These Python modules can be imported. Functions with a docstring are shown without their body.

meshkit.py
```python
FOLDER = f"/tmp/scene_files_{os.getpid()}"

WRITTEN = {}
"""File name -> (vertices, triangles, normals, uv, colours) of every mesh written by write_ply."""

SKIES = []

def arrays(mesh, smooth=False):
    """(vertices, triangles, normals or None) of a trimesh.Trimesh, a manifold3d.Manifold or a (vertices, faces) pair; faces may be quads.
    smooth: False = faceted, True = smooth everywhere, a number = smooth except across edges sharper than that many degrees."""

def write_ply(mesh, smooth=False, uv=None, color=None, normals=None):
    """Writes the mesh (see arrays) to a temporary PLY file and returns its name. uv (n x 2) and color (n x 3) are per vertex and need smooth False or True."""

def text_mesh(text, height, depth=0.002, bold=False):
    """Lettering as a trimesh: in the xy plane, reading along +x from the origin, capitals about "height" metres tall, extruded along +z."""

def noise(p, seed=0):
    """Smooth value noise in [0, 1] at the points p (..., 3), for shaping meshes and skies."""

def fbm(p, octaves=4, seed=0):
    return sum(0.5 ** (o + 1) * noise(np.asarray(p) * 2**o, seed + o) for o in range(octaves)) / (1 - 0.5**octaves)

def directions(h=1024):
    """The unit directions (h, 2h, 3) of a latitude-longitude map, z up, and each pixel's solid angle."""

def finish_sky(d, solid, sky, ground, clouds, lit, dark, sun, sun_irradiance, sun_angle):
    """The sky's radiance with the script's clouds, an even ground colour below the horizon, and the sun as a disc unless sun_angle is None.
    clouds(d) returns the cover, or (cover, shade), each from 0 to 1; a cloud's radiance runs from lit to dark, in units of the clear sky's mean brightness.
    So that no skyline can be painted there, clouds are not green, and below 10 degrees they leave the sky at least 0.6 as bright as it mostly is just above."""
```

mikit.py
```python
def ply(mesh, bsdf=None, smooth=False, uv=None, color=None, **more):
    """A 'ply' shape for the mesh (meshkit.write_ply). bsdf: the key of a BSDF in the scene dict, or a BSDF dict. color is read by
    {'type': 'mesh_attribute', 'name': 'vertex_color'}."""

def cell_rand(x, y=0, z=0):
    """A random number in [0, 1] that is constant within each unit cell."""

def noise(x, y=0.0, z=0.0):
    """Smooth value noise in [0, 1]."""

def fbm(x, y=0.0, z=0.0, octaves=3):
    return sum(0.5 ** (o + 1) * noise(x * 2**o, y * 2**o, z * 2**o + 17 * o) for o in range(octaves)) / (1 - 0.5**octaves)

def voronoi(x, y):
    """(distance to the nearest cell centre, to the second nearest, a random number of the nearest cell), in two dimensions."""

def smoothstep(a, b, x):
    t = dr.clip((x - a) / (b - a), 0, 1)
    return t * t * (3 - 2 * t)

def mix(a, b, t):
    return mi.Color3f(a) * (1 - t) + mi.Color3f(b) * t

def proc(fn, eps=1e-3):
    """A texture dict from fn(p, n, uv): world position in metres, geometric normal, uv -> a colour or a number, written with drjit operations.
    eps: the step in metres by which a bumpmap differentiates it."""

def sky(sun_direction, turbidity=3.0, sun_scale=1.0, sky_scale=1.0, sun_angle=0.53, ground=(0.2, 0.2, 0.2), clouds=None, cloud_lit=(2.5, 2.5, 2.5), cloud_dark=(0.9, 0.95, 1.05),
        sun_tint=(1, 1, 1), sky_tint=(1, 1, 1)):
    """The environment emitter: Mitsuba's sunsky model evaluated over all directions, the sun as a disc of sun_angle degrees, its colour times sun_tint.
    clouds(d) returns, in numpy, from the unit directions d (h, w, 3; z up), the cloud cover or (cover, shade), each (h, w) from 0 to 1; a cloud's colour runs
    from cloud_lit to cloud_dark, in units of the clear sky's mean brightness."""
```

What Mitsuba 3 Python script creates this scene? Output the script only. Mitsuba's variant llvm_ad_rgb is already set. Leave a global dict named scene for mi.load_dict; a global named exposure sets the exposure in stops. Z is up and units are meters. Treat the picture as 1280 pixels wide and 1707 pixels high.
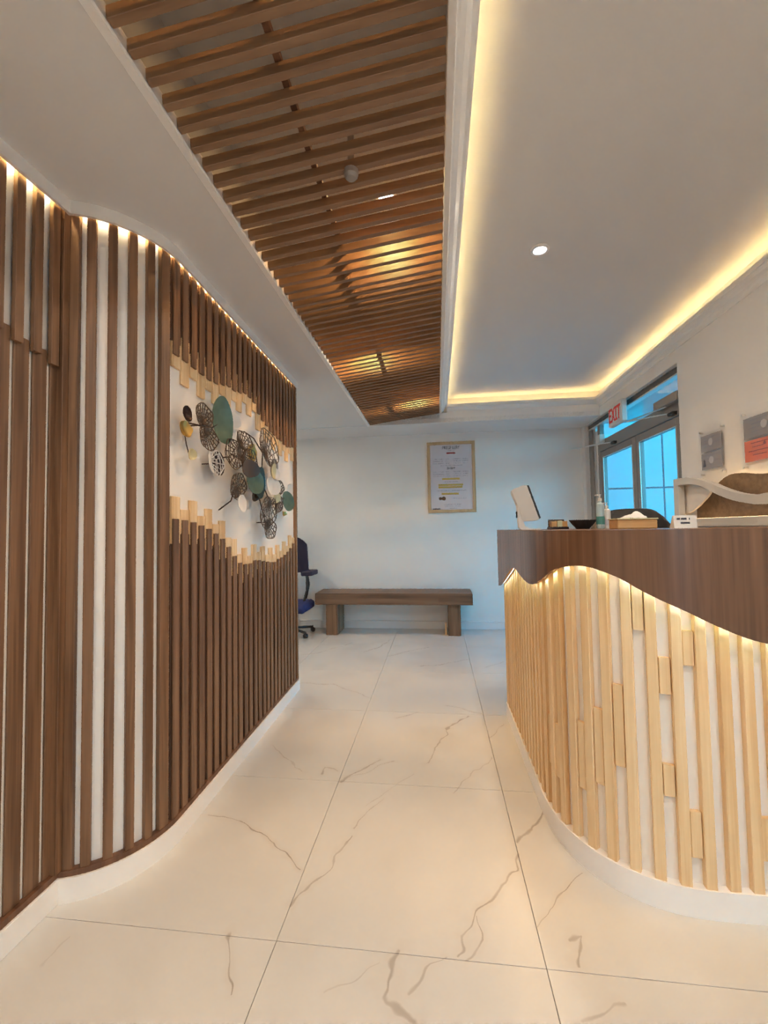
import math, random
import numpy as np, trimesh
import drjit as dr
import mitsuba as mi
import shapely
from shapely.geometry import Polygon, LineString, Point, box as sbox
from shapely.ops import unary_union
from scipy.interpolate import PchipInterpolator
import meshkit, mikit
from mikit import proc, noise, fbm, voronoi, cell_rand, smoothstep, mix, ply

T = mi.ScalarTransform4f
scene, labels = {}, {}
rng = random.Random(7)

# ------------------------------------------------------------------ camera, sky, exposure
exposure = -0.15
EYE = 1.30
YAW, PITCH, ROLL = -0.122308, 0.041302, -0.017149
cy_, sy_ = math.cos(YAW), math.sin(YAW)
fwd = np.array([sy_ * math.cos(PITCH), cy_ * math.cos(PITCH), math.sin(PITCH)])
right0 = np.array([cy_, -sy_, 0.0])
up0 = np.cross(right0, fwd)
rightv = right0 * math.cos(ROLL) + up0 * math.sin(ROLL)
upv = np.cross(rightv, fwd)
eye = np.array([0, 0, EYE])
scene['camera'] = dict(type='perspective', fov=math.degrees(2 * math.atan(640 / 713.2)), fov_axis='x', near_clip=0.02, far_clip=200.0,
                       to_world=T().look_at(origin=eye.tolist(), target=(eye + fwd).tolist(), up=upv.tolist()))
LED = (1.0, 0.62, 0.26)           # warm light tape
LAMP = (1.0, 0.86, 0.69)          # recessed lamps
K_COVE, K_WALL, K_COUNTER, K_CAB = 36.0, 170.0, 150.0, 8.0
K_DOWN, K_SLAT, K_FRONT = 1150.0, 2600.0, 1450.0
LAMP_WHITE = (1.0, 0.94, 0.86)
scene['sky'] = dict(sampling_weight=4.0, **mikit.sky((-0.45, 0.35, 0.75), turbidity=4.0, sun_scale=0.0, sky_scale=46.0, sky_tint=(0.07, 0.92, 1.0), ground=(0.10, 0.16, 0.18)))


# ------------------------------------------------------------------ materials
def bs(key, **d):
    scene[key] = {'type': 'twosided', 'b': d}
    return key


def pr(key, color, rough=0.5, **kw):
    c = color if isinstance(color, dict) else {'type': 'rgb', 'value': list(color)}
    return bs(key, type='principled', base_color=c, roughness=rough, **kw)


def wood(dark, mid, light, ax, board=0.0):
    """grain along axis ax ('x','z')"""
    def fn(p, n, uv):
        if ax == 'z':
            a, b, l = p.x, p.y, p.z
        else:
            a, b, l = p.z, p.y, p.x
        w = fbm(a * 9, b * 9, l * 1.3, 2) * 0.9
        streak = fbm(a * 55 + w, b * 55 + w * 2, l * 1.6, 3)
        fine = noise(a * 260, b * 260, l * 5)
        tone = noise(a * 21 + 3, b * 21, dr.floor(l * 0.2) * 7.1)
        t = dr.clip(streak * 0.75 + fine * 0.14 + (tone - 0.5) * board, 0, 1)
        c = mix(dark, mid, smoothstep(0.15, 0.55, t))
        return mix(c, light, smoothstep(0.5, 0.85, t))
    return proc(fn)


WAL = ((0.095, 0.048, 0.024), (0.185, 0.100, 0.053), (0.270, 0.155, 0.088))
pr('walnut_upright', wood(*WAL, 'z', 0.35), 0.45, specular=0.4)
pr('walnut_back', wood((0.07, 0.03, 0.015), (0.135, 0.062, 0.032), (0.20, 0.10, 0.052), 'z', 0.3), 0.5)
pr('walnut_long', wood((0.105, 0.05, 0.025), (0.20, 0.112, 0.060), (0.28, 0.17, 0.098), 'x', 0.3), 0.45)
pr('ceiling_wood', wood((0.15, 0.082, 0.042), (0.20, 0.114, 0.060), (0.245, 0.145, 0.080), 'x', 0.25), 0.5)
pr('walnut_bench', wood((0.085, 0.044, 0.024), (0.150, 0.082, 0.046), (0.20, 0.115, 0.068), 'x', 0.3), 0.45)
pr('fascia_wood', wood((0.075, 0.036, 0.019), (0.135, 0.067, 0.036), (0.19, 0.102, 0.058), 'z', 0.15), 0.28, specular=0.5)
pr('pine', wood((0.66, 0.43, 0.21), (0.77, 0.55, 0.31), (0.84, 0.64, 0.40), 'z', 0.5), 0.45)
pr('panel_brown', wood((0.11, 0.07, 0.038), (0.14, 0.09, 0.052), (0.17, 0.11, 0.066), 'x', 0.1), 0.5)


def plaster(c, amp=0.04, scale=3.0):
    def fn(p, n, uv):
        t = fbm(p.x * scale, p.y * scale, p.z * scale, 3)
        return mi.Color3f(*c) * (1 - amp + 2 * amp * t)
    return proc(fn)


pr('wall_paint', plaster((0.80, 0.775, 0.74), 0.02), 0.6)
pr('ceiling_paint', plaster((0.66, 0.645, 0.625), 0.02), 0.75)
pr('trim_paint', (0.84, 0.82, 0.79), 0.4)
pr('cream_paint', (0.83, 0.78, 0.71), 0.5)
pr('ribbon_paint', (0.60, 0.57, 0.53), 0.5)
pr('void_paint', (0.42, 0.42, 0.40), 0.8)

VEINS = [
    (.013, .006, .8, [(-.532, 2.227), (-.441, 2.332), (-.342, 2.443)]), (.002, .004, .5, [(-.528, 2.246), (-.404, 2.307), (-.273, 2.437)]),
    (.006, .004, .7, [(-.643, 2.302), (-.63, 2.356), (-.566, 2.326)]), (.003, .007, .35, [(-1.018, 2.552), (-.874, 2.414), (-.757, 2.303)]),
    (.009, .006, .75, [(-.079, 2.442), (-.03, 2.661), (.065, 2.907), (.176, 3.062)]), (.004, .004, .6, [(-.295, 2.976), (-.231, 3.057), (-.161, 3.103)]),
    (.004, .002, .6, [(.023, 3.232), (.15, 3.179), (.271, 3.109)]), (.006, .004, .7, [(-.795, 4.534), (-.65, 4.8), (-.559, 5.093)]),
    (.005, .005, .6, [(-.554, 4.399), (-.335, 4.607), (-.135, 4.782)]), (.008, .003, .7, [(-.177, 4.118), (.039, 4.205), (.277, 4.373)]),
    (.005, .002, .5, [(-1.181, 3.599), (-.896, 3.591), (-.525, 3.312)]), (.003, .003, .5, [(.427, 4.142), (.617, 4.318)]),
    (.003, .003, .5, [(.292, 2.764), (.403, 2.953)]), (.002, .004, .45, [(.056, 2.183), (.149, 2.347), (.281, 2.531)]),
    (.004, .003, .3, [(-.362, 2.051), (-.261, 2.173), (-.15, 2.33)]),
    (.003, .003, .55, [(-1.078, 1.905), (-.977, 1.906), (-.915, 1.89)]), (.004, .003, .85, [(-.915, 1.89), (-.876, 1.876), (-.781, 1.817), (-.659, 1.742), (-.556, 1.658)]),
    (.005, .004, .75, [(-.528, 1.488), (-.451, 1.625), (-.422, 1.749), (-.387, 1.845)]), (.004, .002, .5, [(-.386, 1.882), (-.339, 1.997), (-.283, 2.104)]),
    (.007, .002, .9, [(-.697, 1.352), (-.690, 1.330)]), (.003, .001, .8, [(-.690, 1.330), (-.652, 1.278), (-.604, 1.191)]),
    (.006, .006, .25, [(-1.196, 1.212), (-1.2, 1.258), (-1.2, 1.297)]),
    (.016, .008, .8, [(.296, 1.885), (.375, 1.967), (.463, 2.07)]),
    (.004, .005, .75, [(.289, 1.82), (.271, 1.733), (.199, 1.625), (.11, 1.526), (.051, 1.438), (.032, 1.362)]),
    (.003, .004, .6, [(.108, 1.508), (.098, 1.443), (.055, 1.362)]), (.0015, .002, .7, [(.298, 1.495), (.39, 1.607), (.506, 1.745)]),
    (.006, .007, .7, [(.378, 1.458), (.426, 1.469), (.402, 1.421), (.393, 1.376)]),
    (.010, .012, .75, [(-.153, 1.355), (-.168, 1.294), (-.169, 1.238), (-.089, 1.181)]), (.005, .003, .5, [(-.109, 1.252), (-.06, 1.306), (.001, 1.356)]),
    (.004, .004, .5, [(.364, 1.229), (.411, 1.255), (.471, 1.291)]), (.003, .003, .3, [(-.325, 1.218), (-.266, 1.267), (-.196, 1.326)]),
    (.004, .003, .6, [(-1.6, 4.3), (-1.3, 4.5), (-1.0, 4.9)]), (.004, .003, .6, [(.7, 4.6), (.9, 4.9), (1.3, 5.1)]), (.004, .003, .6, [(.7, .9), (.9, 1.0), (1.2, 1.25)]),
    (.004, .003, .6, [(-.9, .4), (-.5, .6), (-.2, 1.0)]), (.004, .003, .6, [(-2.4, 4.9), (-2.0, 5.2), (-1.7, 5.3)]),
]


def marble(p, n, uv):
    wx = (fbm(p.x * 9, p.y * 9, 1.0, 3) - 0.5) * 0.055
    wy = (fbm(p.x * 9, p.y * 9, 5.0, 3) - 0.5) * 0.055
    x, y = p.x + wx, p.y + wy
    jag = 0.15 + 1.6 * dr.square(noise(p.x * 30, p.y * 30, 2.0)) + .25 * noise(p.x * 120, p.y * 120, 4.0)
    core, soft = mi.Float(0), mi.Float(0)
    for w0, w1, s, pts in VEINS:
        m = len(pts) - 1
        for i in range(m):
            (x0, y0), (x1, y1) = pts[i], pts[i + 1]
            dx, dy = x1 - x0, y1 - y0
            t = dr.clip(((x - x0) * dx + (y - y0) * dy) / (dx * dx + dy * dy), 0, 1)
            d = dr.sqrt(dr.square(x - x0 - t * dx) + dr.square(y - y0 - t * dy))
            u = (i + t) / m
            w = (w0 + (w1 - w0) * u) * jag
            core = dr.maximum(core, s * smoothstep(w * 1.15 + .0018, w * .2, d))
            soft = dr.maximum(soft, s * smoothstep(w * 4.5 + .02, 0.0, d))
    cloud = fbm(p.x * 2.2, p.y * 2.2, 3.0, 3)
    base = mix((0.545, 0.535, 0.505), (0.60, 0.595, 0.57), smoothstep(0.3, 0.7, cloud))
    base = mix(base, (0.50, 0.45, 0.39), soft * (.10 + .35 * fbm(p.x * 14, p.y * 14, 6.0, 3)))
    return mix(base, (0.25, 0.21, 0.17), core * (0.40 + 0.6 * noise(p.x * 18, p.y * 18, 9.0)))


pr('marble_tile', proc(marble), 0.30, specular=0.40)
pr('grout', (0.50, 0.46, 0.41), 0.8)
pr('aluminium', (0.27, 0.245, 0.225), 0.4, metallic=0.3)
pr('aluminium_dark', (0.06, 0.065, 0.07), 0.4)
pr('aluminium_pale', (0.62, 0.62, 0.60), 0.35, metallic=0.5)
pr('steel', (0.75, 0.74, 0.72), 0.22, metallic=1.0)
scene['pane_glass'] = dict(type='thindielectric', int_ior=1.5)
pr('white_plastic', (0.80, 0.76, 0.71), 0.35)
pr('black_plastic', (0.015, 0.015, 0.017), 0.3)
pr('black_leather', (0.02, 0.022, 0.025), 0.32, specular=0.6)
pr('navy_fabric', (0.012, 0.02, 0.10), 0.8, sheen=0.4)
pr('navy_dark', (0.012, 0.010, 0.035), 0.6)
pr('paper_white', (0.60, 0.565, 0.60), 0.55)
pr('paper_grey', (0.30, 0.28, 0.28), 0.6)
pr('paper_red', (0.75, 0.20, 0.11), 0.6)
pr('ink', (0.05, 0.05, 0.07), 0.6)
pr('ink_soft', (0.26, 0.25, 0.29), 0.6)
pr('ink_pale', (0.52, 0.50, 0.50), 0.6)
pr('ink_red', (0.30, 0.05, 0.05), 0.6)
pr('yellow_band', (0.50, 0.36, 0.10), 0.6)
pr('sign_red', (0.80, 0.06, 0.05), 0.5)
pr('frame_wood', wood((0.42, 0.28, 0.15), (0.54, 0.37, 0.21), (0.62, 0.45, 0.27), 'z', 0.2), 0.5)
pr('tissue_wood', wood((0.48, 0.24, 0.08), (0.58, 0.32, 0.12), (0.66, 0.40, 0.18), 'x', 0.2), 0.5)
pr('tissue_paper', (0.85, 0.82, 0.78), 0.8)
pr('bronze', (0.105, 0.070, 0.048), 0.38, metallic=0.55)
pr('bronze_dark', (0.035, 0.018, 0.014), 0.35, metallic=0.4)
pr('art_green', proc(lambda p, n, uv: mix((0.045, 0.088, 0.060), (0.095, 0.15, 0.105), fbm(p.x * 30, p.y * 22, p.z * 22, 3))), 0.25, specular=0.6)
pr('art_green_dark', (0.012, 0.03, 0.028), 0.25, specular=0.6)
pr('art_gold', (0.62, 0.40, 0.12), 0.3, metallic=0.85)
pr('art_gold_pale', (0.62, 0.55, 0.33), 0.4, metallic=0.3)
pr('art_white', (0.74, 0.71, 0.67), 0.4)
pr('art_brown', (0.075, 0.043, 0.024), 0.3, metallic=0.4)
pr('art_grey', (0.27, 0.23, 0.19), 0.4, metallic=0.3)
pr('cladding', plaster((0.38, 0.39, 0.40), 0.02), 0.6)
pr('cladding_gap', (0.10, 0.14, 0.17), 0.7)
pr('pavement', plaster((0.30, 0.30, 0.30), 0.1), 0.8)
scene['clear_plastic'] = dict(type='thindielectric', int_ior=1.35)


def emit(col, k, w=1.0):
    return {'type': 'area', 'sampling_weight': w, 'radiance': {'type': 'rgb', 'value': [float(c * k) for c in col]}}


# ------------------------------------------------------------------ helpers
def add(name, mesh, mat, parent=None, smooth=False, label=None, cat=None, group=None, kind=None, **more):
    base = (parent + '__' if parent else '') + name
    key, i = base, 0
    while key in scene or (key in labels and not parent and key not in (name,)):
        i += 1
        key = f'{base}_{i:03d}'
    scene[key] = mesh | more if isinstance(mesh, dict) else ply(mesh, mat, smooth=smooth, **more)
    if label or cat or group or kind:
        labels[key] = {k: v for k, v in (('label', label), ('category', cat), ('group', group), ('kind', kind)) if v}
    return key


def thing(name, label, cat, group=None, kind=None):
    key, i = name, 0
    while key in labels:
        i += 1
        key = f'{name}_{i:03d}'
    labels[key] = {k: v for k, v in (('label', label), ('category', cat), ('group', group), ('kind', kind)) if v}
    return key


def struct(name):
    labels[name] = {'kind': 'structure'}
    return name


def bx(x0, x1, y0, y1, z0, z1, ch=0.0):
    """box; ch chamfers all edges"""
    x0, x1, y0, y1, z0, z1 = min(x0, x1), max(x0, x1), min(y0, y1), max(y0, y1), min(z0, z1), max(z0, z1)
    if not ch:
        m = trimesh.creation.box(extents=(x1 - x0, y1 - y0, z1 - z0))
        m.apply_translation(((x0 + x1) / 2, (y0 + y1) / 2, (z0 + z1) / 2))
        return m
    pts = []
    for x, sx in ((x0, 1), (x1, -1)):
        for y, sy in ((y0, 1), (y1, -1)):
            for z, sz in ((z0, 1), (z1, -1)):
                pts += [(x, y + sy * ch, z + sz * ch), (x + sx * ch, y, z + sz * ch), (x + sx * ch, y + sy * ch, z)]
    return trimesh.convex.convex_hull(np.array(pts))


def moved(m, loc=(0, 0, 0), rz=0.0, rx=0.0, ry=0.0):
    m = m.copy()
    for a, ax in ((rx, (1, 0, 0)), (ry, (0, 1, 0)), (rz, (0, 0, 1))):
        if a:
            m.apply_transform(trimesh.transformations.rotation_matrix(a, ax))
    m.apply_translation(loc)
    return m


def prism(poly, z0, z1):
    m = trimesh.creation.extrude_polygon(poly, z1 - z0, engine='earcut')
    m.apply_translation((0, 0, z0))
    return m


def along_y(pts_xz, y0, y1):
    """profile in xz extruded along y"""
    m = trimesh.creation.extrude_polygon(Polygon(pts_xz), y1 - y0, engine='earcut')
    m.apply_transform(np.array([[1, 0, 0, 0], [0, 0, -1, y1], [0, 1, 0, 0], [0, 0, 0, 1.0]]))
    return m


def along_x(pts_yz, x0, x1):
    m = trimesh.creation.extrude_polygon(pts_yz if isinstance(pts_yz, Polygon) else Polygon(pts_yz), x1 - x0, engine='earcut')
    m.apply_transform(np.array([[0, 0, 1, x0], [1, 0, 0, 0], [0, 1, 0, 0], [0, 0, 0, 1.0]]))
    return m


def lathe(profile, n=32):
    return trimesh.creation.revolve(np.array(profile), sections=n)


def tube(pts, r, n=8):
    parts = []
    pts = [np.array(p, float) for p in pts]
    for a, b in zip(pts[:-1], pts[1:]):
        parts.append(trimesh.creation.cylinder(radius=r, segment=(a, b), sections=n))
    for p in pts[1:-1]:
        s = trimesh.creation.icosphere(1, r)
        s.apply_translation(p)
        parts.append(s)
    return trimesh.util.concatenate(parts)


def union(*ms):
    return trimesh.util.concatenate(list(ms))


def offset(path, d):
    """offset an open polyline to its left by d"""
    p = np.asarray(path, float)
    t = np.gradient(p, axis=0)
    t /= np.linalg.norm(t, axis=1, keepdims=True)
    return p + d * np.stack([-t[:, 1], t[:, 0]], 1)


def arclen(p):
    return np.r_[0, np.cumsum(np.linalg.norm(np.diff(p, axis=0), axis=1))]


def strip_wall(path, d0, d1, z0, z1):
    a, b = offset(path, d0), offset(path, d1)
    return prism(Polygon(np.vstack([a, b[::-1]])).buffer(0), z0, z1)


def flat_tape(path, d0, d1, z, up=True):
    """a thin horizontal light tape following the path, emitting up or down; z a number or one height per point"""
    a, b = offset(path, d0), offset(path, d1)
    n = len(a)
    z = np.broadcast_to(z, n)
    v = np.vstack([np.c_[a, z], np.c_[b, z]])
    f = []
    for i in range(n - 1):
        f += [(i, i + 1, n + i + 1), (i, n + i + 1, n + i)]
    m = trimesh.Trimesh(v, np.array(f), process=False)
    if (m.face_normals[:, 2].mean() > 0) != up:
        m.invert()
    return m


Y_BACK, X_RIGHT, X_FAR, Y_FRONT = 5.67, 1.86, -3.3, -2.3
ZC, Z_LIP, Z_LID, Z_VOID = 2.556, 2.757, 2.865, 2.84

# ------------------------------------------------------------------ floor: porcelain tiles
struct('floor')
add('slab', bx(X_FAR, 2.15, Y_FRONT, Y_BACK, -0.12, -0.0105), 'grout', 'floor')
TX, TY, GAP = 0.827, 0.866, 0.0019
tile_cache = {}
xs = [-0.535 + TX * k for k in range(-4, 5)]
ys = [1.36 + TY * k for k in range(-5, 6)]
for i in range(len(xs) - 1):
    for j in range(len(ys) - 1):
        x0, x1, y0, y1 = max(xs[i], X_FAR), min(xs[i + 1], 2.14), max(ys[j], Y_FRONT), min(ys[j + 1], Y_BACK)
        if x1 - x0 < 0.02 or y1 - y0 < 0.02 or x1 < -1.75 and y1 < 3.4:
            continue
        add('tile', bx(x0 + GAP / 2, x1 - GAP / 2, y0 + GAP / 2, y1 - GAP / 2, -0.0105, 0, 0.0008), 'marble_tile', 'floor')

# ------------------------------------------------------------------ left partition
K = .04 / 1.72


def xf(y):
    return -1.12 - K * (y - 1.75)


Y_END = 3.462
arc = [(-1.42 + .30 * math.cos(t), 1.75 - .34 * math.sin(t)) for t in np.linspace(0, math.radians(80), 40)]
# front line of the slats, walked from the near end to the far end: left of it is the wall's inside
near_line = [(-1.368, y) for y in np.linspace(-2.25, 1.405, 60)]
main_line = [(xf(y), y) for y in np.linspace(1.75, Y_END, 40)]
curve_line = arc[::-1]
front = np.array(curve_line + main_line[1:])
full = np.array([(-1.368, -2.25), (-1.368, 1.41)] + curve_line + main_line[1:])
struct('wall_left')
back_main = offset(front, 0.022)
core = np.vstack([[(-1.75, Y_FRONT), (-1.386, Y_FRONT), (-1.386, 1.44)], back_main[2:], [(-1.75, Y_END)]])
add('plaster', prism(Polygon(core).buffer(0), 0, ZC), 'wall_paint', 'wall_left', smooth=20)
SL0, SL1 = 0.106, 2.532


def upright(cx, cy, w, t, ang, z0, z1):
    """slat standing at (cx,cy): w along direction ang, t thick, small chamfers on the upright edges"""
    c = min(0.002, w / 5, t / 4)
    p = Polygon([(-w / 2 + c, -t / 2), (w / 2 - c, -t / 2), (w / 2, -t / 2 + c), (w / 2, t / 2 - c), (w / 2 - c, t / 2), (-w / 2 + c, t / 2), (-w / 2, t / 2 - c), (-w / 2, -t / 2 + c)])
    return moved(prism(p, z0, z1), (cx, cy, 0), rz=ang)


ANG_M = math.atan2(1.72, -.04)


def main_piece(y0, y1, d0, d1, z0, z1, mat, name):
    """piece on the straight panel between depths d0 (front) and d1 behind the slats' front"""
    ym, d = (y0 + y1) / 2, (d0 + d1) / 2
    nx, ny = -math.sin(ANG_M), math.cos(ANG_M)          # left normal, into the wall
    return add(name, upright(xf(ym) + nx * d, ym + ny * d, y1 - y0, abs(d1 - d0), ANG_M, z0, z1), mat, 'wall_left')


P0, PITCH_S, N_S = 1.712, .0715, 24
low_w = [1.362, 1.358, 1.35, 1.335, 1.319, 1.295, 1.266, 1.221, 1.165, 1.122, 1.108, 1.106, 1.121, 1.116, 1.105, 1.096, 1.086, 1.083, 1.10, 1.105, 1.12, 1.14, 1.165, 1.20]
up_w = [2.085, 2.085, 2.081, 2.077, 2.075, 2.081, 2.099, 2.114, 2.112, 2.123, 2.143, 2.14, 2.127, 2.075, 2.047, 2.03, 2.004, 1.996, 1.985, 1.984, 1.97, 1.965, 1.975, 1.99]
# end posts
main_piece(3.432, 3.460, -0.004, 0.022, SL0, SL1, 'walnut_upright', 'end_post')
for i in range(N_S):
    y = P0 + PITCH_S * i
    even = i % 2 == 0
    tl, tu = (.10, .050) if even else (.05, .108)
    bl, bu = (.105, .06) if even else (.06, .105)
    j = (rng.random() - .5) * .008
    main_piece(y, y + .042, 0, .010, SL0, low_w[i], 'walnut_upright', 'slat')
    main_piece(y, y + .042, 0, .010, up_w[i], SL1, 'walnut_upright', 'slat')
    main_piece(y + .001, y + .064, .010, .022, low_w[i] - bl + j, low_w[i] + tl + j, 'pine', 'pine_tip')
    main_piece(y + .001, y + .064, .010, .022, up_w[i] - tu + j, up_w[i] + bu + j, 'pine', 'pine_tip')
    main_piece(y + .001, y + .070, .013, .022, SL0, low_w[i] - bl + j, 'walnut_back', 'backing_board')
    main_piece(y + .001, y + .070, .013, .022, up_w[i] + bu + j, 2.518, 'walnut_back', 'backing_board')
# curved nose: full height slats straight on the plaster
cl = np.array(curve_line + main_line[1:3])
sl = arclen(cl)
CURVE_S = (.032, .088, .158, .229, .300, .368)
for s in CURVE_S:
    i = min(np.searchsorted(sl, s) - 1, len(cl) - 2)
    i = max(i, 0)
    u = (s - sl[i]) / (sl[i + 1] - sl[i])
    c = cl[i] * (1 - u) + cl[i + 1] * u
    t = cl[i + 1] - cl[i]
    t /= np.linalg.norm(t)
    c = c + .011 * np.array([-t[1], t[0]])
    add('slat' if s < .35 else 'end_post', upright(c[0], c[1], .031 if s < .35 else .046, .022, math.atan2(t[1], t[0]), SL0, SL1), 'walnut_upright', 'wall_left')
# near panel: wide boards below, narrow slats above covering the joints
for k in range(-10, 4):
    yb = 1.2355 + .0672 * k
    if yb < 0.2:
        continue
    zt = 1.972 - .0135 * k + (0.006 if k % 2 else 0)
    add('wide_board', bx(-1.386, -1.377, yb, min(yb + .0535, 1.402), SL0, zt, .0015), 'walnut_upright', 'wall_left')
    yu = 1.2215 + .0675 * k
    if yu + .031 < 1.40:
        add('slat', bx(-1.377, -1.360, yu, yu + .031, zt - .028, SL1, .0015), 'walnut_upright', 'wall_left')
add('corner_post', bx(-1.395, -1.352, 1.394, 1.428, SL0, SL1, .0015), 'walnut_upright', 'wall_left')
# walnut rail, cornice, baseboard
add('bottom_rail', strip_wall(front, 0.022, -0.004, .086, SL0), 'walnut_back', 'wall_left')
add('bottom_rail', bx(-1.40, -1.362, Y_FRONT + .05, 1.412, .086, SL0), 'walnut_back', 'wall_left')
struct('baseboard_left')
add('curved_board', strip_wall(front, 0.022, -0.012, 0, .085), 'trim_paint', 'baseboard_left', smooth=30)
add('straight_board', bx(-1.40, -1.353, Y_FRONT, 1.41, 0, .085, .002), 'trim_paint', 'baseboard_left')
struct('trim_1')
add('curved_cornice', strip_wall(front, -0.006, -0.018, 2.506, ZC), 'trim_paint', 'trim_1', smooth=30)
add('straight_cornice', bx(-1.350, -1.338, Y_FRONT, 1.404, 2.506, ZC), 'trim_paint', 'trim_1')
tape = np.vstack([flat for flat in ([(-1.368, y) for y in np.linspace(-1.0, 1.38, 8)],)] + [front[3:]])
t1 = flat_tape(np.array([(-1.368, y) for y in np.linspace(-1.0, 1.38, 8)]), -.008, .006, 2.548, up=False)
t2 = flat_tape(front[2:-2], .003, .017, 2.548, up=False)
add('wall_light_tape', union(t1, t2), 'white_plastic', emitter=emit(LED, K_WALL, 2.0), label='warm light tape hidden behind the white cornice above the walnut slats', cat='light strip')

# ------------------------------------------------------------------ other walls
struct('wall_back')
add('plaster', bx(X_FAR, 2.05, Y_BACK, Y_BACK + .12, 0, Z_LID), 'wall_paint', 'wall_back')
struct('baseboard_back')
add('board', bx(X_FAR, 1.90, Y_BACK - .014, Y_BACK, 0, .085, .002), 'trim_paint', 'baseboard_back')
add('cap', bx(X_FAR, 1.90, Y_BACK - .018, Y_BACK, .085, .100, .002), 'trim_paint', 'baseboard_back')
struct('wall_far_left')
add('plaster', bx(X_FAR - .12, X_FAR, Y_END - .1, Y_BACK + .12, 0, Z_LID), 'wall_paint', 'wall_far_left')
add('return', bx(X_FAR - .12, -1.75, Y_END - .12, Y_END, 0, ZC), 'wall_paint', 'wall_far_left')
struct('wall_right')
D_Y0, D_Y1, D_TOP = 3.50, 5.56, 2.545
add('plaster', bx(X_RIGHT, X_RIGHT + .2, Y_FRONT, D_Y0, 0, 2.69), 'wall_paint', 'wall_right')
add('head', bx(X_RIGHT, X_RIGHT + .2, D_Y0, Y_BACK, D_TOP, 2.69), 'wall_paint', 'wall_right')
add('pilaster', bx(X_RIGHT - .01, X_RIGHT + .2, D_Y1, Y_BACK, 0, D_TOP), 'wall_paint', 'wall_right')
add('cove_back', bx(1.905, 2.06, Y_FRONT, Y_BACK, 2.69, Z_LID), 'wall_paint', 'wall_right')
struct('baseboard_right')
add('board', bx(X_RIGHT - .014, X_RIGHT, Y_FRONT, D_Y0 - .02, 0, .085, .002), 'trim_paint', 'baseboard_right')
struct('wall_front')
for a in ((X_FAR, 1.25, 0, Z_LID), (1.75, 2.06, 0, Z_LID), (1.25, 1.75, 2.35, Z_LID)):
    add('plaster', bx(a[0], a[1], Y_FRONT - .14, Y_FRONT, a[2], a[3]), 'wall_paint', 'wall_front')
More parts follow.
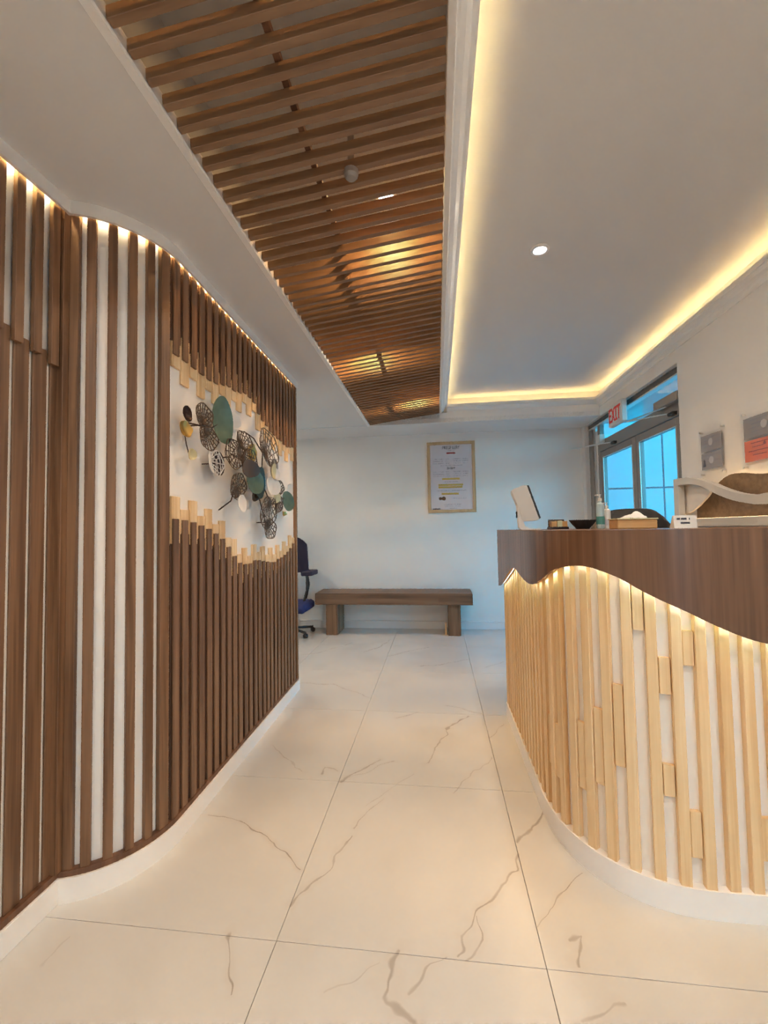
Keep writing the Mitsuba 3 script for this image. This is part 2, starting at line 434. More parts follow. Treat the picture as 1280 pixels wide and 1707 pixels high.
struct('window_1')
add('pane', bx(1.29, 1.71, Y_FRONT - .08, Y_FRONT - .079, .08, 2.31), 'pane_glass', 'window_1')
for a in ((1.25, 1.29, 0, 2.35), (1.71, 1.75, 0, 2.35), (1.29, 1.71, 0, .08), (1.29, 1.71, 2.31, 2.35)):
    add('frame', bx(a[0], a[1], Y_FRONT - .11, Y_FRONT - .04, a[2], a[3]), 'aluminium', 'window_1')

# ------------------------------------------------------------------ ceiling
struct('ceiling')
SX0, SX1, S_Y = -0.775, 0.060, 5.055      # opening for the timber slats; far end of opening
add('soffit', bx(X_FAR, SX0 - .03, Y_FRONT, S_Y, ZC, ZC + .05), 'ceiling_paint', 'ceiling')
add('soffit', bx(X_FAR, 2.05, S_Y + .012, Y_BACK, ZC, ZC + .05), 'ceiling_paint', 'ceiling')
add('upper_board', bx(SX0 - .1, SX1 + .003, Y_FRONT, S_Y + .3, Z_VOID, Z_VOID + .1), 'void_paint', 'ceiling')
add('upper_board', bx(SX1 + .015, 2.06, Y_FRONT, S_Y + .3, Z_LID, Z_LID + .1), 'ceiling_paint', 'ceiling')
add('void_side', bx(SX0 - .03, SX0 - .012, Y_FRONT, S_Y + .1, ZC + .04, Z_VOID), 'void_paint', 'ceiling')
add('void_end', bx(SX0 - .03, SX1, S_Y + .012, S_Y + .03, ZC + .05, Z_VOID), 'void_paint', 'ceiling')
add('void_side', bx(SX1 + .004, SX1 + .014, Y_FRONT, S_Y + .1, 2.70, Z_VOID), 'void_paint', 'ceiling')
add('cove_back', bx(SX0, 2.05, 5.165, 5.24, ZC + .05, Z_LID), 'ceiling_paint', 'ceiling')
struct('trim_2')    # white bead round the slats
add('bead', along_y([(SX0 - .030, ZC - .006), (SX0 - .004, ZC - .006), (SX0, ZC), (SX0, ZC + .04), (SX0 - .012, ZC + .04), (SX0 - .012, ZC), (SX0 - .030, ZC)], Y_FRONT, S_Y + .012), 'trim_paint', 'trim_2')
struct('trim_3')    # cove beam between the slats and the coffer
beam = [(SX1, 2.672), (SX1 + .022, 2.668), (SX1 + .026, 2.682), (SX1 + .034, 2.685), (SX1 + .050, 2.694), (SX1 + .062, 2.712), (SX1 + .070, 2.734), (SX1 + .082, 2.738), (SX1 + .090, 2.744),
        (SX1 + .090, Z_LIP + .012), (SX1 + .080, Z_LIP + .012), (SX1 + .078, 2.752), (SX1 + .016, 2.752), (SX1 + .016, Z_LID), (SX1 + .004, Z_LID), (SX1, 2.70)]
add('moulding', along_y(beam, Y_FRONT, 5.07), 'trim_paint', 'trim_3')
struct('trim_4')    # moulding along the far end: profile in y,z
far = [(5.067, ZC), (5.067, 2.685), (5.060, 2.688), (5.050, 2.700), (5.044, 2.722), (5.034, 2.730), (5.032, Z_LIP + .004), (5.042, Z_LIP + .004), (5.044, 2.740), (5.165, 2.740), (5.165, ZC + .05), (5.085, ZC + .05), (5.085, ZC)]
add('moulding', along_x(far, SX1 + .085, 1.905), 'trim_paint', 'trim_4')
add('moulding', along_x([(5.067, ZC), (5.067, 2.670), (5.085, 2.670), (5.085, ZC)], SX0, SX1 + .085), 'trim_paint', 'trim_4')
struct('trim_5')    # crown along the right wall: profile in x,z
crown = [(1.860, 2.650), (1.852, 2.650), (1.848, 2.672), (1.840, 2.690), (1.826, 2.704), (1.818, 2.728), (1.812, 2.732), (1.812, Z_LIP + .006), (1.820, Z_LIP + .006), (1.822, 2.742), (1.905, 2.742), (1.905, 2.69), (1.860, 2.69)]
add('moulding', along_y(crown, Y_FRONT, 5.10), 'trim_paint', 'trim_5')
loop = union(
    flat_tape(np.array([(.118, y) for y in np.linspace(-2.0, 5.0, 15)]), -.007, .007, 2.7545),
    flat_tape(np.array([(x, 5.100) for x in np.linspace(.17, 1.84, 5)]), -.007, .007, 2.7425),
    flat_tape(np.array([(1.868, y) for y in np.linspace(-2.0, 5.0, 15)]), -.007, .007, 2.7445))
add('ceiling_light_tape', loop, 'white_plastic', emitter=emit(LED, K_COVE, 3.0), label='glowing warm light tape running round the raised ceiling cove', cat='light strip')

# timber slats, sloping up to the right
slope = math.atan2(.105, SX1 - SX0)
L = (SX1 - SX0) / math.cos(slope) - .004
sm = ply(bx(-L / 2, L / 2, 0, .024, 0, .035, .0015), 'ceiling_wood')
k = 0
y = -2.2
while y < S_Y - .02:
    add('slat', dict(sm), None, 'ceiling', to_world=T().translate([(SX0 + SX1) / 2, y, ZC + .054]).rotate([0, 1, 0], -math.degrees(slope)))
    y += .0722
for xb in (-.42,):
    zb = ZC + .054 + (xb - (SX0 + SX1) / 2) * math.tan(slope) + .037
    add('batten', bx(xb - .010, xb + .010, Y_FRONT, S_Y, zb, zb + .02), 'walnut_back', 'ceiling')


# ------------------------------------------------------------------ recessed lamps
def downlight(x, y, z, r, label, k, group=None, col=LAMP, w=1.0):
    t = thing('recessed_lamp', label, 'ceiling light', group)
    ring = lathe([(r, 0), (r + .014, 0), (r + .016, .004), (r + .016, .008), (r, .008), (r, 0)], 40)
    add('ring', moved(ring, (x, y, z - .008)), 'trim_paint', t, smooth=30)
    disk = trimesh.creation.cylinder(radius=r - .001, height=.003, sections=40)
    add('lens', moved(disk, (x, y, z - .0035)), 'white_plastic', t, emitter=emit(col, k, w))
    return t


downlight(.611, 2.444, Z_LID, .036, 'round recessed lamp glowing in the plain white raised ceiling', K_DOWN)
for x, y, lb in ((.60, .20, 'over the middle of the room'), (.60, -1.5, 'just inside the entrance'), (1.45, .20, 'in front of the counter')):
    downlight(x, y, Z_LID, .036, 'round recessed lamp in the raised white ceiling ' + lb, K_FRONT, col=LAMP_WHITE)
downlight(-2.45, 4.6, ZC, .036, 'round recessed lamp in the low white ceiling past the slat wall', K_DOWN * 1.5)
downlight(-1.02, .15, ZC, .036, 'round recessed lamp in the low white ceiling beside the slat wall near the entrance', K_DOWN * .75, col=LAMP_WHITE)
for x, y, lb in ((-.20, 1.903, 'bright round lamp seen glaring between the ceiling slats nearest the entrance'), (-.50, 3.07, 'round lamp above the ceiling slats beside the left white soffit, second pool of light'),
                 (-.25, .45, 'round lamp above the ceiling slats over the entrance, out of the frame'),
                 (-.20, 4.37, 'round lamp above the ceiling slats at their far end, smallest pool of light')):
    downlight(x, y, Z_VOID, .034, lb, K_SLAT * (.8 if y > 2 else .45), col=(1.0, .56, .22), w=2.5 if y > 1 else 1.0)
d = lathe([(0, -.030), (.018, -.028), (.026, -.018), (.028, 0), (0, 0)], 24)
t = thing('smoke_detector', 'small grey dome sensor poking out between the ceiling slats', 'sensor')
add('dome', moved(d, (-.285, 1.50, 2.622)), 'aluminium', t, smooth=30)
add('stem', moved(trimesh.creation.cylinder(radius=.012, height=.16, sections=16), (-.285, 1.5, 2.705)), 'aluminium', t)

# ------------------------------------------------------------------ reception counter
def counter_path(off=0.0, n=2.4, y_end=3.10, x_end=1.845):
    cx, cy, a, b = .92, 2.12, .47 + off, .545 + off
    pts = [(.45 - off, y) for y in np.linspace(y_end, 2.13, 30)]
    pts += [(cx - a * math.cos(q) ** (2 / n), cy - b * math.sin(q) ** (2 / n)) for q in np.linspace(0, math.pi / 2, 60)]
    pts += [(x, cy - b) for x in np.linspace(.95, x_end, 30)]
    return np.array(pts)


rc = thing('reception_counter', 'curved reception counter with pale pine slats below a wavy dark walnut fascia', 'reception counter')
CT = 1.285
pl = counter_path(0)
inner_back = [(1.845, 2.20), (.94, 2.20), (.94, 3.10)]


def ring_poly(off):
    return Polygon(np.vstack([counter_path(off), inner_back])).buffer(0)


add('plinth', prism(ring_poly(0.0), 0, .092), 'trim_paint', rc, smooth=30)
add('body', prism(ring_poly(-.030), .092, CT - .03), 'cream_paint', rc, smooth=30)
add('countertop', prism(ring_poly(.030), CT - .022, CT), 'fascia_wood', rc)
fs = counter_path(.030)
fl = arclen(fs)
S0 = .06
ws = [0, .188, .452, .66, .707, .86, .995, 1.08, 1.141, 1.237, 1.314, 1.373, 1.422, 1.477, 1.523, 1.555, 1.614, 1.686, 1.738, 1.814, 1.875, 1.947, 2.0, 2.05, 2.3, 2.8]
wz = [.880, .927, 1.011, 1.072, 1.075, 1.055, 1.040, 1.037, 1.041, 1.071, 1.110, 1.134, 1.145, 1.151, 1.147, 1.138, 1.116, 1.074, 1.046, 1.009, .977, .943, .922, .909, .88, .95]
wave = PchipInterpolator(np.array(ws) - S0, wz)
ss = np.linspace(0, fl[-1], 260)
fo = np.c_[np.interp(ss, fl, fs[:, 0]), np.interp(ss, fl, fs[:, 1])]
fi_ = counter_path(.014)
fil = arclen(fi_)
fi = np.c_[np.interp(ss / fl[-1] * fil[-1], fil, fi_[:, 0]), np.interp(ss / fl[-1] * fil[-1], fil, fi_[:, 1])]
zb = wave(ss)
n = len(ss)
v = np.vstack([np.c_[fo, zb], np.c_[fo, np.full(n, CT - .022)], np.c_[fi, np.full(n, CT - .022)], np.c_[fi, zb]])
f = []
for i in range(n - 1):
    for a in range(4):
        b = (a + 1) % 4
        f += [(a * n + i, b * n + i, b * n + i + 1), (a * n + i, b * n + i + 1, a * n + i + 1)]
f += [(0, 2 * n, n), (0, 3 * n, 2 * n), (n - 1, 2 * n - 1, 3 * n - 1), (n - 1, 3 * n - 1, 4 * n - 1)]
fm = trimesh.Trimesh(v, f, process=True)
fm.fix_normals()
add('fascia', fm, 'fascia_wood', rc, smooth=35, label='dark walnut fascia with a wavy lower edge')
# light tape behind the fascia's lower edge
tp = counter_path(.012)
tl_ = arclen(tp)
sq = np.linspace(.02, tl_[-1] - .02, 120)
tq = np.c_[np.interp(sq, tl_, tp[:, 0]), np.interp(sq, tl_, tp[:, 1])]
add('light_tape', flat_tape(tq, -.005, .005, wave(sq / tl_[-1] * fl[-1]) + .007, up=False), 'white_plastic', rc, emitter=emit(LED, K_COUNTER, 2.0), label='glowing warm light tape behind the wavy fascia edge')
# pine slats and blocks in the gaps
bp = counter_path(-.030)
bl_ = arclen(bp)
pitch = .0706
nsl = int(bl_[-1] / pitch)
for i in range(nsl):
    for w, dep, is_slat in ((.034, .024, True), (.034, .017, False)):
        s = .02 + pitch * i + (0 if is_slat else pitch / 2)
        c = np.array([np.interp(s, bl_, bp[:, 0]), np.interp(s, bl_, bp[:, 1])])
        c2 = np.array([np.interp(s + .01, bl_, bp[:, 0]), np.interp(s + .01, bl_, bp[:, 1])])
        t = (c2 - c) / np.linalg.norm(c2 - c)
        nrm = np.array([t[1], -t[0]])
        c = c + nrm * dep / 2
        ang = math.atan2(t[1], t[0])
        top = float(wave(s / bl_[-1] * fl[-1])) + .03
        if is_slat:
            add('slat', upright(c[0], c[1], w, dep, ang, .092, top), 'pine', rc)
        elif s > 1.0:
            z = .14 + rng.random() * .35
            while z < top - .12:
                h = .10 + rng.random() * .20
                if rng.random() < .55:
                    add('gap_block', upright(c[0], c[1], w, dep, ang, z, min(z + h, top - .03)), 'pine', rc)
                z += h + .18 + rng.random() * .35

# ------------------------------------------------------------------ glazed entrance door in the right wall
struct('door_1')
DX0, DX1 = 1.90, 1.95


def dframe(y0, y1, z0, z1, mat='aluminium', x0=DX0, x1=DX1, name='frame'):
    add(name, bx(x0, x1, y0, y1, z0, z1, .003), mat, 'door_1')


dframe(D_Y0, D_Y1, 2.49, D_TOP, 'aluminium_dark')
dframe(D_Y0, D_Y1, 2.475, 2.49, 'aluminium_pale', DX0 - .012)
dframe(D_Y0, 5.22, 2.16, 2.285)
dframe(5.20, 5.27, 0, 2.49)
dframe(5.46, D_Y1, 0, 2.49)
dframe(5.40, 5.46, 0, 2.49, 'aluminium_pale', 1.92)
dframe(5.27, 5.40, .04, 2.44, 'wall_paint', 1.93)
dframe(D_Y0, 3.56, 0, 2.16)
for y0, y1, nm in ((4.335, 5.20, 'leaf'), (3.42 + .14, 4.325, 'leaf')):
    st = .075
    lm = union(bx(1.905, 1.945, y0, y0 + st, .01, 2.155, .003), bx(1.905, 1.945, y1 - st, y1, .01, 2.155, .003), bx(1.905, 1.945, y0 + st, y1 - st, 2.08, 2.155, .003), bx(1.905, 1.945, y0 + st, y1 - st, .01, .24, .003))
    lk = add('leaf', lm, 'aluminium', 'door_1')
    add('pane', bx(1.924, 1.926, y0 + st, y1 - st, .24, 2.08), 'pane_glass', lk)
    g = .007
    add('glazing_bead', union(bx(1.899, 1.907, y0 + st - g, y0 + st, .24, 2.08), bx(1.899, 1.907, y1 - st, y1 - st + g, .24, 2.08), bx(1.899, 1.907, y0 + st - g, y1 - st + g, 2.08, 2.087)), 'aluminium_pale', lk)
    ya = y0 + .03 if y0 > 4 else y1 - .03
    add('handle', tube([(1.905, ya, .95), (1.86, ya, .97), (1.86, ya, 1.20), (1.905, ya, 1.22)], .011, 10), 'steel', lk)
add('transom_pane', bx(1.924, 1.926, D_Y0, 5.20, 2.285, 2.475), 'pane_glass', 'door_1')

dc = thing('door_closer', 'brown-grey door closer with a folding steel arm above the nearer door leaf', 'door closer')
add('case', bx(1.848, 1.899, 3.46 + .05, 3.86, 2.262, 2.335, .006), 'aluminium', dc)
add('arm', tube([(1.87, 3.70, 2.258), (1.72, 4.06, 2.235), (1.885, 3.66, 2.195)], .006), 'steel', dc)
add('shoe', bx(1.865, 1.905, 3.60, 3.68, 2.172, 2.198, .004), 'black_plastic', dc)
dc = thing('door_closer', 'small pale door closer at the far jamb with its thin arm folded out', 'door closer')
add('case', bx(1.84, 1.899, 5.05, 5.17, 2.24, 2.335, .006), 'white_plastic', dc)
add('arm', tube([(1.87, 5.10, 2.238), (1.62, 5.34, 2.225), (1.885, 4.80, 2.195)], .006), 'steel', dc)
add('shoe', bx(1.865, 1.905, 4.74, 4.82, 2.172, 2.198, .004), 'black_plastic', dc)

es = thing('exit_sign', 'small white box sign with red EXIT letters above the glass door', 'exit sign')
add('case', bx(1.80, 1.855, 4.36, 4.68, 2.315, 2.535, .008), 'white_plastic', es)
add('canopy', bx(1.835, 1.865, 4.42, 4.62, 2.530, 2.552, .004), 'aluminium', es)
tm = meshkit.text_mesh('EXIT', .135, .003, bold=True)
tm.apply_translation((-tm.bounds.mean(0)[0], -tm.bounds.mean(0)[1], 0))
tm.apply_scale((.27 / (tm.bounds[1][0] - tm.bounds[0][0]), 1, 1))
# reading along -y on a face that looks to -x
tm.apply_transform(np.array([[0, 0, -1, 1.800], [-1, 0, 0, 4.52], [0, 1, 0, 2.425], [0, 0, 0, 1.0]]))
add('lettering', tm, 'sign_red', es)

# ------------------------------------------------------------------ outside the door
nb = thing('neighbouring_building', 'pale flat-panelled building wall seen through the glass door', 'building')
add('wall', bx(2.2, 9.5, 7.62, 7.9, -.1, 6.0), 'cladding_gap', nb)
for i in range(4):
    for j in range(3):
        x0, z0 = 3.755 - 1.55 + 1.55 * i, 2.12 - 2.2 + 2.0 * j
        add('panel', bx(x0 + .014, x0 + 1.536, 7.59, 7.62, max(z0 + .014, -.08), z0 + 1.986, .004), 'cladding', nb)
add('outdoor_ground', bx(2.15, 14, -4, 12, -.2, -.1), 'pavement', kind='structure', label='grey pavement outside the glass door')
cn = thing('door_canopy', 'flat canopy slab projecting outside above the glass door', 'canopy')
add('slab', bx(2.06, 2.95, 3.2, 5.8, 2.62, 2.72, .01), 'cladding', cn)
add('edge', bx(2.95, 2.97, 3.2, 5.8, 2.60, 2.74, .004), 'aluminium', cn)

# ------------------------------------------------------------------ wall cabinet behind the counter with the wavy white front
wc = thing('wave_cabinet', 'low white wall cabinet with a backlit wavy front behind the counter', 'cabinet')
add('body', bx(1.68, X_RIGHT - .003, 2.22, 3.30, 0, 1.285, .004), 'white_plastic', wc)
add('ledge', bx(1.655, X_RIGHT - .003, 2.22, 3.01, 1.285, 1.338, .004), 'ribbon_paint', wc)
topw = [(3.29, 1.624), (3.21, 1.623), (3.13, 1.618), (3.062, 1.606), (2.956, 1.58), (2.873, 1.553), (2.774, 1.514), (2.667, 1.48), (2.569, 1.460), (2.489, 1.454), (2.43, 1.457), (2.22, 1.50)]
botw = [(2.22, 1.435), (2.434, 1.401), (2.492, 1.401), (2.572, 1.412), (2.671, 1.432), (2.777, 1.464), (2.893, 1.510), (2.96, 1.54), (3.05, 1.565), (3.14, 1.575), (3.234, 1.576), (3.236, 1.285), (3.295, 1.285)]


def dens(pts, closed_from=0):
    p = np.array(pts)
    return p


def smooth_curve(pts, n=60):
    p = np.array(sorted(pts))
    q = np.linspace(p[0, 0], p[-1, 0], n)
    return np.c_[q, PchipInterpolator(p[:, 0], p[:, 1])(q)]


tw = smooth_curve(topw)
bw_ = smooth_curve(botw[:11])
ribbon = Polygon(np.vstack([tw, [(3.295, 1.285), (3.236, 1.285)], bw_[::-1]])).buffer(0)
add('wave_front', along_x(ribbon, 1.69, 1.73), 'ribbon_paint', wc)
arcp = smooth_curve([(2.93, 1.530), (2.961, 1.515), (2.998, 1.485), (3.054, 1.451), (3.121, 1.415), (3.191, 1.389), (3.269, 1.374)], 24)
add('inner_panel', along_x(Polygon(np.vstack([arcp, [(3.269, 1.585), (3.06, 1.585), (2.93, 1.545)]])).buffer(0), 1.745, 1.760), 'white_plastic', wc)
add('side_panel', bx(1.73, 1.856, 3.262, 3.290, 1.285, 1.61), 'white_plastic', wc)
hump = smooth_curve([(3.29, 1.40), (3.13, 1.50), (3.016, 1.567), (2.957, 1.593), (2.885, 1.608), (2.811, 1.604), (2.675, 1.583), (2.594, 1.576), (2.4, 1.585), (2.22, 1.60)])
add('back_panel', along_x(Polygon(np.vstack([hump, [(3.29, 1.285), (2.22, 1.285)]])).buffer(0), 1.822, 1.832), 'panel_brown', wc)
# tapes: on the ledge, behind the top edge of the white wave, and behind the brown panel
add('light_tape', bx(1.765, 1.775, 2.25, 3.22, 1.338, 1.341), 'white_plastic', wc, emitter=emit(LED, K_CAB, 0.5))


def edge_tape(curve, x0, x1, dz):
    c = np.asarray(curve)
    nn = len(c)
    vv = np.vstack([np.c_[np.full(nn, x0), c[:, 0], c[:, 1] + dz], np.c_[np.full(nn, x1), c[:, 0], c[:, 1] + dz]])
    ff = []
    for q in range(nn - 1):
        ff += [(q, q + 1, nn + q + 1), (q, nn + q + 1, nn + q)]
    m = trimesh.Trimesh(vv, np.array(ff), process=False)
    if m.face_normals[:, 2].mean() < 0:
        m.invert()
    return m


add('light_tape', edge_tape(tw[(tw[:, 0] > 2.24) & (tw[:, 0] < 3.2)], 1.732, 1.742, -.012), 'white_plastic', wc, emitter=emit(LED, K_CAB, 0.5))
add('light_tape', edge_tape(hump[(hump[:, 0] > 2.24) & (hump[:, 0] < 3.2)], 1.836, 1.846, -.012), 'white_plastic', wc, emitter=emit(LED, K_CAB, 0.5))


# ------------------------------------------------------------------ certificates in clear holders on the right wall
def certificate(y0, y1, z0, z1, lower_red, label):
    t = thing('certificate_holder', label, 'certificate holder', )
    xw = X_RIGHT - .016
    add('clear_sheet', bx(xw - .004, xw - .003, y0, y1, z0, z1), 'clear_plastic', t)
    zm = (z0 + z1) / 2
    m = .018
    for zl, zh, mat, lb in ((zm + .006, z1 - m, 'paper_grey', 'grey certificate'), (z0 + m, zm - .006, 'paper_red' if lower_red else 'paper_grey', 'orange red certificate' if lower_red else 'grey certificate')):
        ck = add('certificate', bx(xw - .001, xw, y0 + m, y1 - m, zl, zh), mat, t, label=lb)
        cyc, czc = (y0 + y1) / 2, (zl + zh) / 2
        ringm = trimesh.creation.cylinder(radius=.024, height=.001, sections=28)
        ringm.apply_transform(trimesh.transformations.rotation_matrix(math.pi / 2, (0, 1, 0)))
        red = mat == 'paper_red'
        rr = .40 if red else 1.0
        ringm.apply_scale((1, rr * 1.0, rr))
        add('seal', moved(ringm, (xw - .0018, cyc, czc + (.03 if red else .004))), 'ink_red' if red else 'ink_pale', ck)
        for q in range(4):
            zz = zh - .018 - q * (zh - zl - .03) / 4
            wl = (.6, .25, .7, .3)[q] * (y1 - y0)
            off = (0, .05, 0, .04)[q]
            add('print_line', bx(xw - .0022, xw - .001, cyc - wl / 2 + off, cyc + wl / 2 + off, zz - .002, zz + .002), 'ink_red' if red else 'ink_soft', ck)
        if not red and not lower_red and zl < zm:
            pm = Polygon([(-.016, 0), (-.012, .022), (-.008, .028), (-.009, .042), (0, .052), (.009, .042), (.008, .028), (.012, .022), (.016, 0)])
            add('portrait', moved(along_x(pm, xw - .0025, xw - .001), (0, y1 - .05, zl + .02)), 'ink', ck)
    for yy in (y0 + .012, y1 - .012):
        for zz in (z0 - .012, z1 + .012):
            pin = trimesh.creation.cylinder(radius=.007, height=.024, sections=14)
            pin.apply_transform(trimesh.transformations.rotation_matrix(math.pi / 2, (0, 1, 0)))
            add('standoff', moved(pin, (X_RIGHT - .0122, yy, zz)), 'steel', t)


certificate(2.985, 3.235, 1.655, 1.925, False, 'clear wall holder with two grey certificates, nearest the glass door')
certificate(2.46, 2.815, 1.645, 1.940, True, 'clear wall holder with a grey certificate above an orange red one')

# ------------------------------------------------------------------ things on the counter
z = CT
po = thing('payment_terminal', 'white touch screen terminal on a bent stand at the end of the counter', 'touch screen terminal')
X0, YP = .56, 2.75
scr = bx(-.011, .011, -.105, .105, 0, .245, .006)
tilt = math.radians(-22)
side = Polygon([(-.095, .235), (-.010, .268), (.000, .262), (.062, .068), (.056, .056), (-.008, .052), (-.020, .0), (-.046, .0), (-.052, .012), (-.058, .13)]).buffer(.004).buffer(-.002)


def along_yc(poly, y0, y1):
    m = trimesh.creation.extrude_polygon(poly, y1 - y0, engine='earcut')
    m.apply_transform(np.array([[1, 0, 0, 0], [0, 0, -1, y1], [0, 1, 0, 0], [0, 0, 0, 1.0]]))
    return m


head = Polygon([(-.092, .238), (-.075, .246), (-.020, .266), (-.006, .264), (.056, .066), (.050, .058), (-.008, .055), (-.030, .055), (-.062, .160)])
add('housing', moved(along_yc(head.buffer(.003), -.10, .10), (X0, YP, z), rz=math.radians(-8)), 'ribbon_paint', po, smooth=30)
glassm = Polygon([(-.003, .268), (.008, .266), (.070, .070), (.062, .064), (.056, .068), (-.004, .262)])
add('screen', moved(along_yc(glassm, -.098, .098), (X0, YP, z), rz=math.radians(-8)), 'black_plastic', po)
neck = Polygon([(-.066, .165), (-.052, .165), (-.046, .030), (-.030, .006), (.058, .006), (.058, .0), (-.036, .0), (-.060, .012)])
neck2 = Polygon([(-.064, .17), (-.034, .17), (-.030, .05), (-.020, .024), (.0, .008), (.072, .007), (.072, 0), (-.040, 0), (-.055, .012)])
add('stand', moved(along_yc(neck2, -.095, .095), (X0, YP, z), rz=math.radians(-8)), 'white_plastic', po)
add('ports', moved(bx(-.068, -.060, -.018, .018, .075, .115, .002), (X0, YP, z), rz=math.radians(-8)), 'black_plastic', po)

ch = thing('card_holder', 'small dark wooden holder with business cards beside the black bowl', 'card holder')
add('base', bx(.685, .79, 2.70, 2.79, z, z + .014, .002), 'bronze_dark', ch)
for i, (mt, x0) in enumerate((('tissue_wood', .695), ('art_gold_pale', .728), ('tissue_wood', .757))):
    add('card_stack', bx(x0, x0 + .030, 2.715, 2.775, z + .014, z + .048 + .004 * (i == 1), .001), mt, ch)
add('back_plate', bx(.690, .786, 2.777, 2.785, z + .014, z + .060, .002), 'art_brown', ch)

bo = lathe([(0, 0), (.034, 0), (.038, .004), (.060, .030), (.074, .050), (.071, .052), (.056, .032), (.034, .010), (0, .008)], 40)
add('bowl', moved(bo, (.838, 2.60, z)), 'black_plastic', smooth=30, label='small black bowl between the card holder and the sanitiser bottle', cat='bowl')


def pump_bottle(x, y, h, r, label, body_mat, band):
    t = thing('pump_bottle', label, 'bottle')
    add('bottle', moved(lathe([(0, 0), (r * .95, 0), (r, .004), (r, h * .62), (r * .86, h * .70), (r * .42, h * .74), (r * .42, h * .78), (0, h * .78)], 28), (x, y, z)), body_mat, t, smooth=30)
    add('band', moved(lathe([(r + .0006, h * .12), (r + .0006, h * .34), (r + .0001, h * .34), (r + .0001, h * .12), (r + .0006, h * .12)], 28), (x, y, z)), band, t)
    add('pump', union(moved(lathe([(0, h * .775), (r * .48, h * .775), (r * .48, h * .85), (r * .15, h * .86), (r * .15, h * .93), (r * .35, h * .935), (r * .35, h * .96), (0, h * .965)], 20), (x, y, z)),
                      tube([(x, y, z + h * .948), (x - r * 1.1, y, z + h * .945), (x - r * 1.25, y, z + h * .92)], r * .13)), 'white_plastic', t, smooth=30)


pr('clear_bottle', (0.42, 0.55, 0.58), 0.1, specular=0.6)
pr('green_band', (0.05, 0.20, 0.19), 0.5)
pump_bottle(.915, 2.54, .20, .021, 'clear pump bottle with a green label band beside the tissue box', 'clear_bottle', 'green_band')
pump_bottle(.972, 2.60, .155, .020, 'shorter pale pump bottle behind the clear one', 'white_plastic', 'paper_white')

tb = thing('tissue_box', 'wooden tissue box with white tissue sticking out of its top', 'tissue box')
tx0, tx1, ty0, ty1 = .815, .985, 2.06, 2.16
add('box', bx(tx0, tx1, ty0, ty1, z, z + .042, .003), 'tissue_wood', tb)
add('lid', bx(tx0 - .003, tx1 + .003, ty0 - .003, ty1 + .003, z + .042, z + .048, .001), 'art_gold_pale', tb)
g = []
gx, gy = np.meshgrid(np.linspace(-1, 1, 24), np.linspace(-1, 1, 14))
hh = .034 * np.exp(-(gx - .35) ** 2 * 3.2) * (1 - np.abs(gy) ** 1.5) + .010 * np.exp(-(gx + .5) ** 2 * 9) * (1 - np.abs(gy))
hh += .006 * (meshkit.noise(np.stack([gx * 4, gy * 4, gx * 0], -1), 3) - .5)
vt = np.stack([gx * .055, gy * .03, np.maximum(hh, -.001)], -1).reshape(-1, 3)
ft = []
for a in range(13):
    for b in range(23):
        q = a * 24 + b
        ft += [(q, q + 1, q + 25), (q, q + 25, q + 24)]
add('tissue', moved(trimesh.Trimesh(vt, ft), ((tx0 + tx1) / 2, (ty0 + ty1) / 2, z + .0485)), 'tissue_paper', tb, smooth=True)

sg = thing('counter_sign', 'small tilted white plaque with two lines of dark print on the counter', 'sign')
sp = Polygon([(0, 0), (.050, 0), (.044, .004), (.016, .055), (.011, .055), (.002, .002)])
pm = along_x(sp, -.045, .045)
SGX, SGY = 1.06, 1.98
add('plaque', moved(pm, (SGX, SGY, z), rz=math.radians(-4)), 'white_plastic', sg)
for zz, wd, xo in ((.040, .012, -.026), (.040, .022, -.004), (.040, .008, .020), (.022, .036, 0)):
    lm = bx(-wd / 2, wd / 2, -.0008, .0004, -.004, .004)
    lm.apply_transform(trimesh.transformations.rotation_matrix(math.radians(-10), (1, 0, 0)))
    add('print', moved(lm, (SGX + xo, SGY + zz * .20 - .0001, z + zz), rz=0), 'ink', sg)

# ------------------------------------------------------------------ black office chair behind the counter
oc = thing('office_chair', 'black high-backed office chair behind the counter', 'office chair')


def rounded_box(cx, cy, cz, w, d_, h, r, rx=0., rz=0.):
    pts = []
    for sx in (-1, 1):
        for sy in (-1, 1):
            for sz in (-1, 1):
                s = trimesh.creation.icosphere(2, r).vertices
                pts.append(s + [sx * (w / 2 - r), sy * (d_ / 2 - r), sz * (h / 2 - r)])
    m = trimesh.convex.convex_hull(np.vstack(pts))
    return moved(m, (cx, cy, cz), rx=rx, rz=rz)


CX, CY = 1.27, 2.92
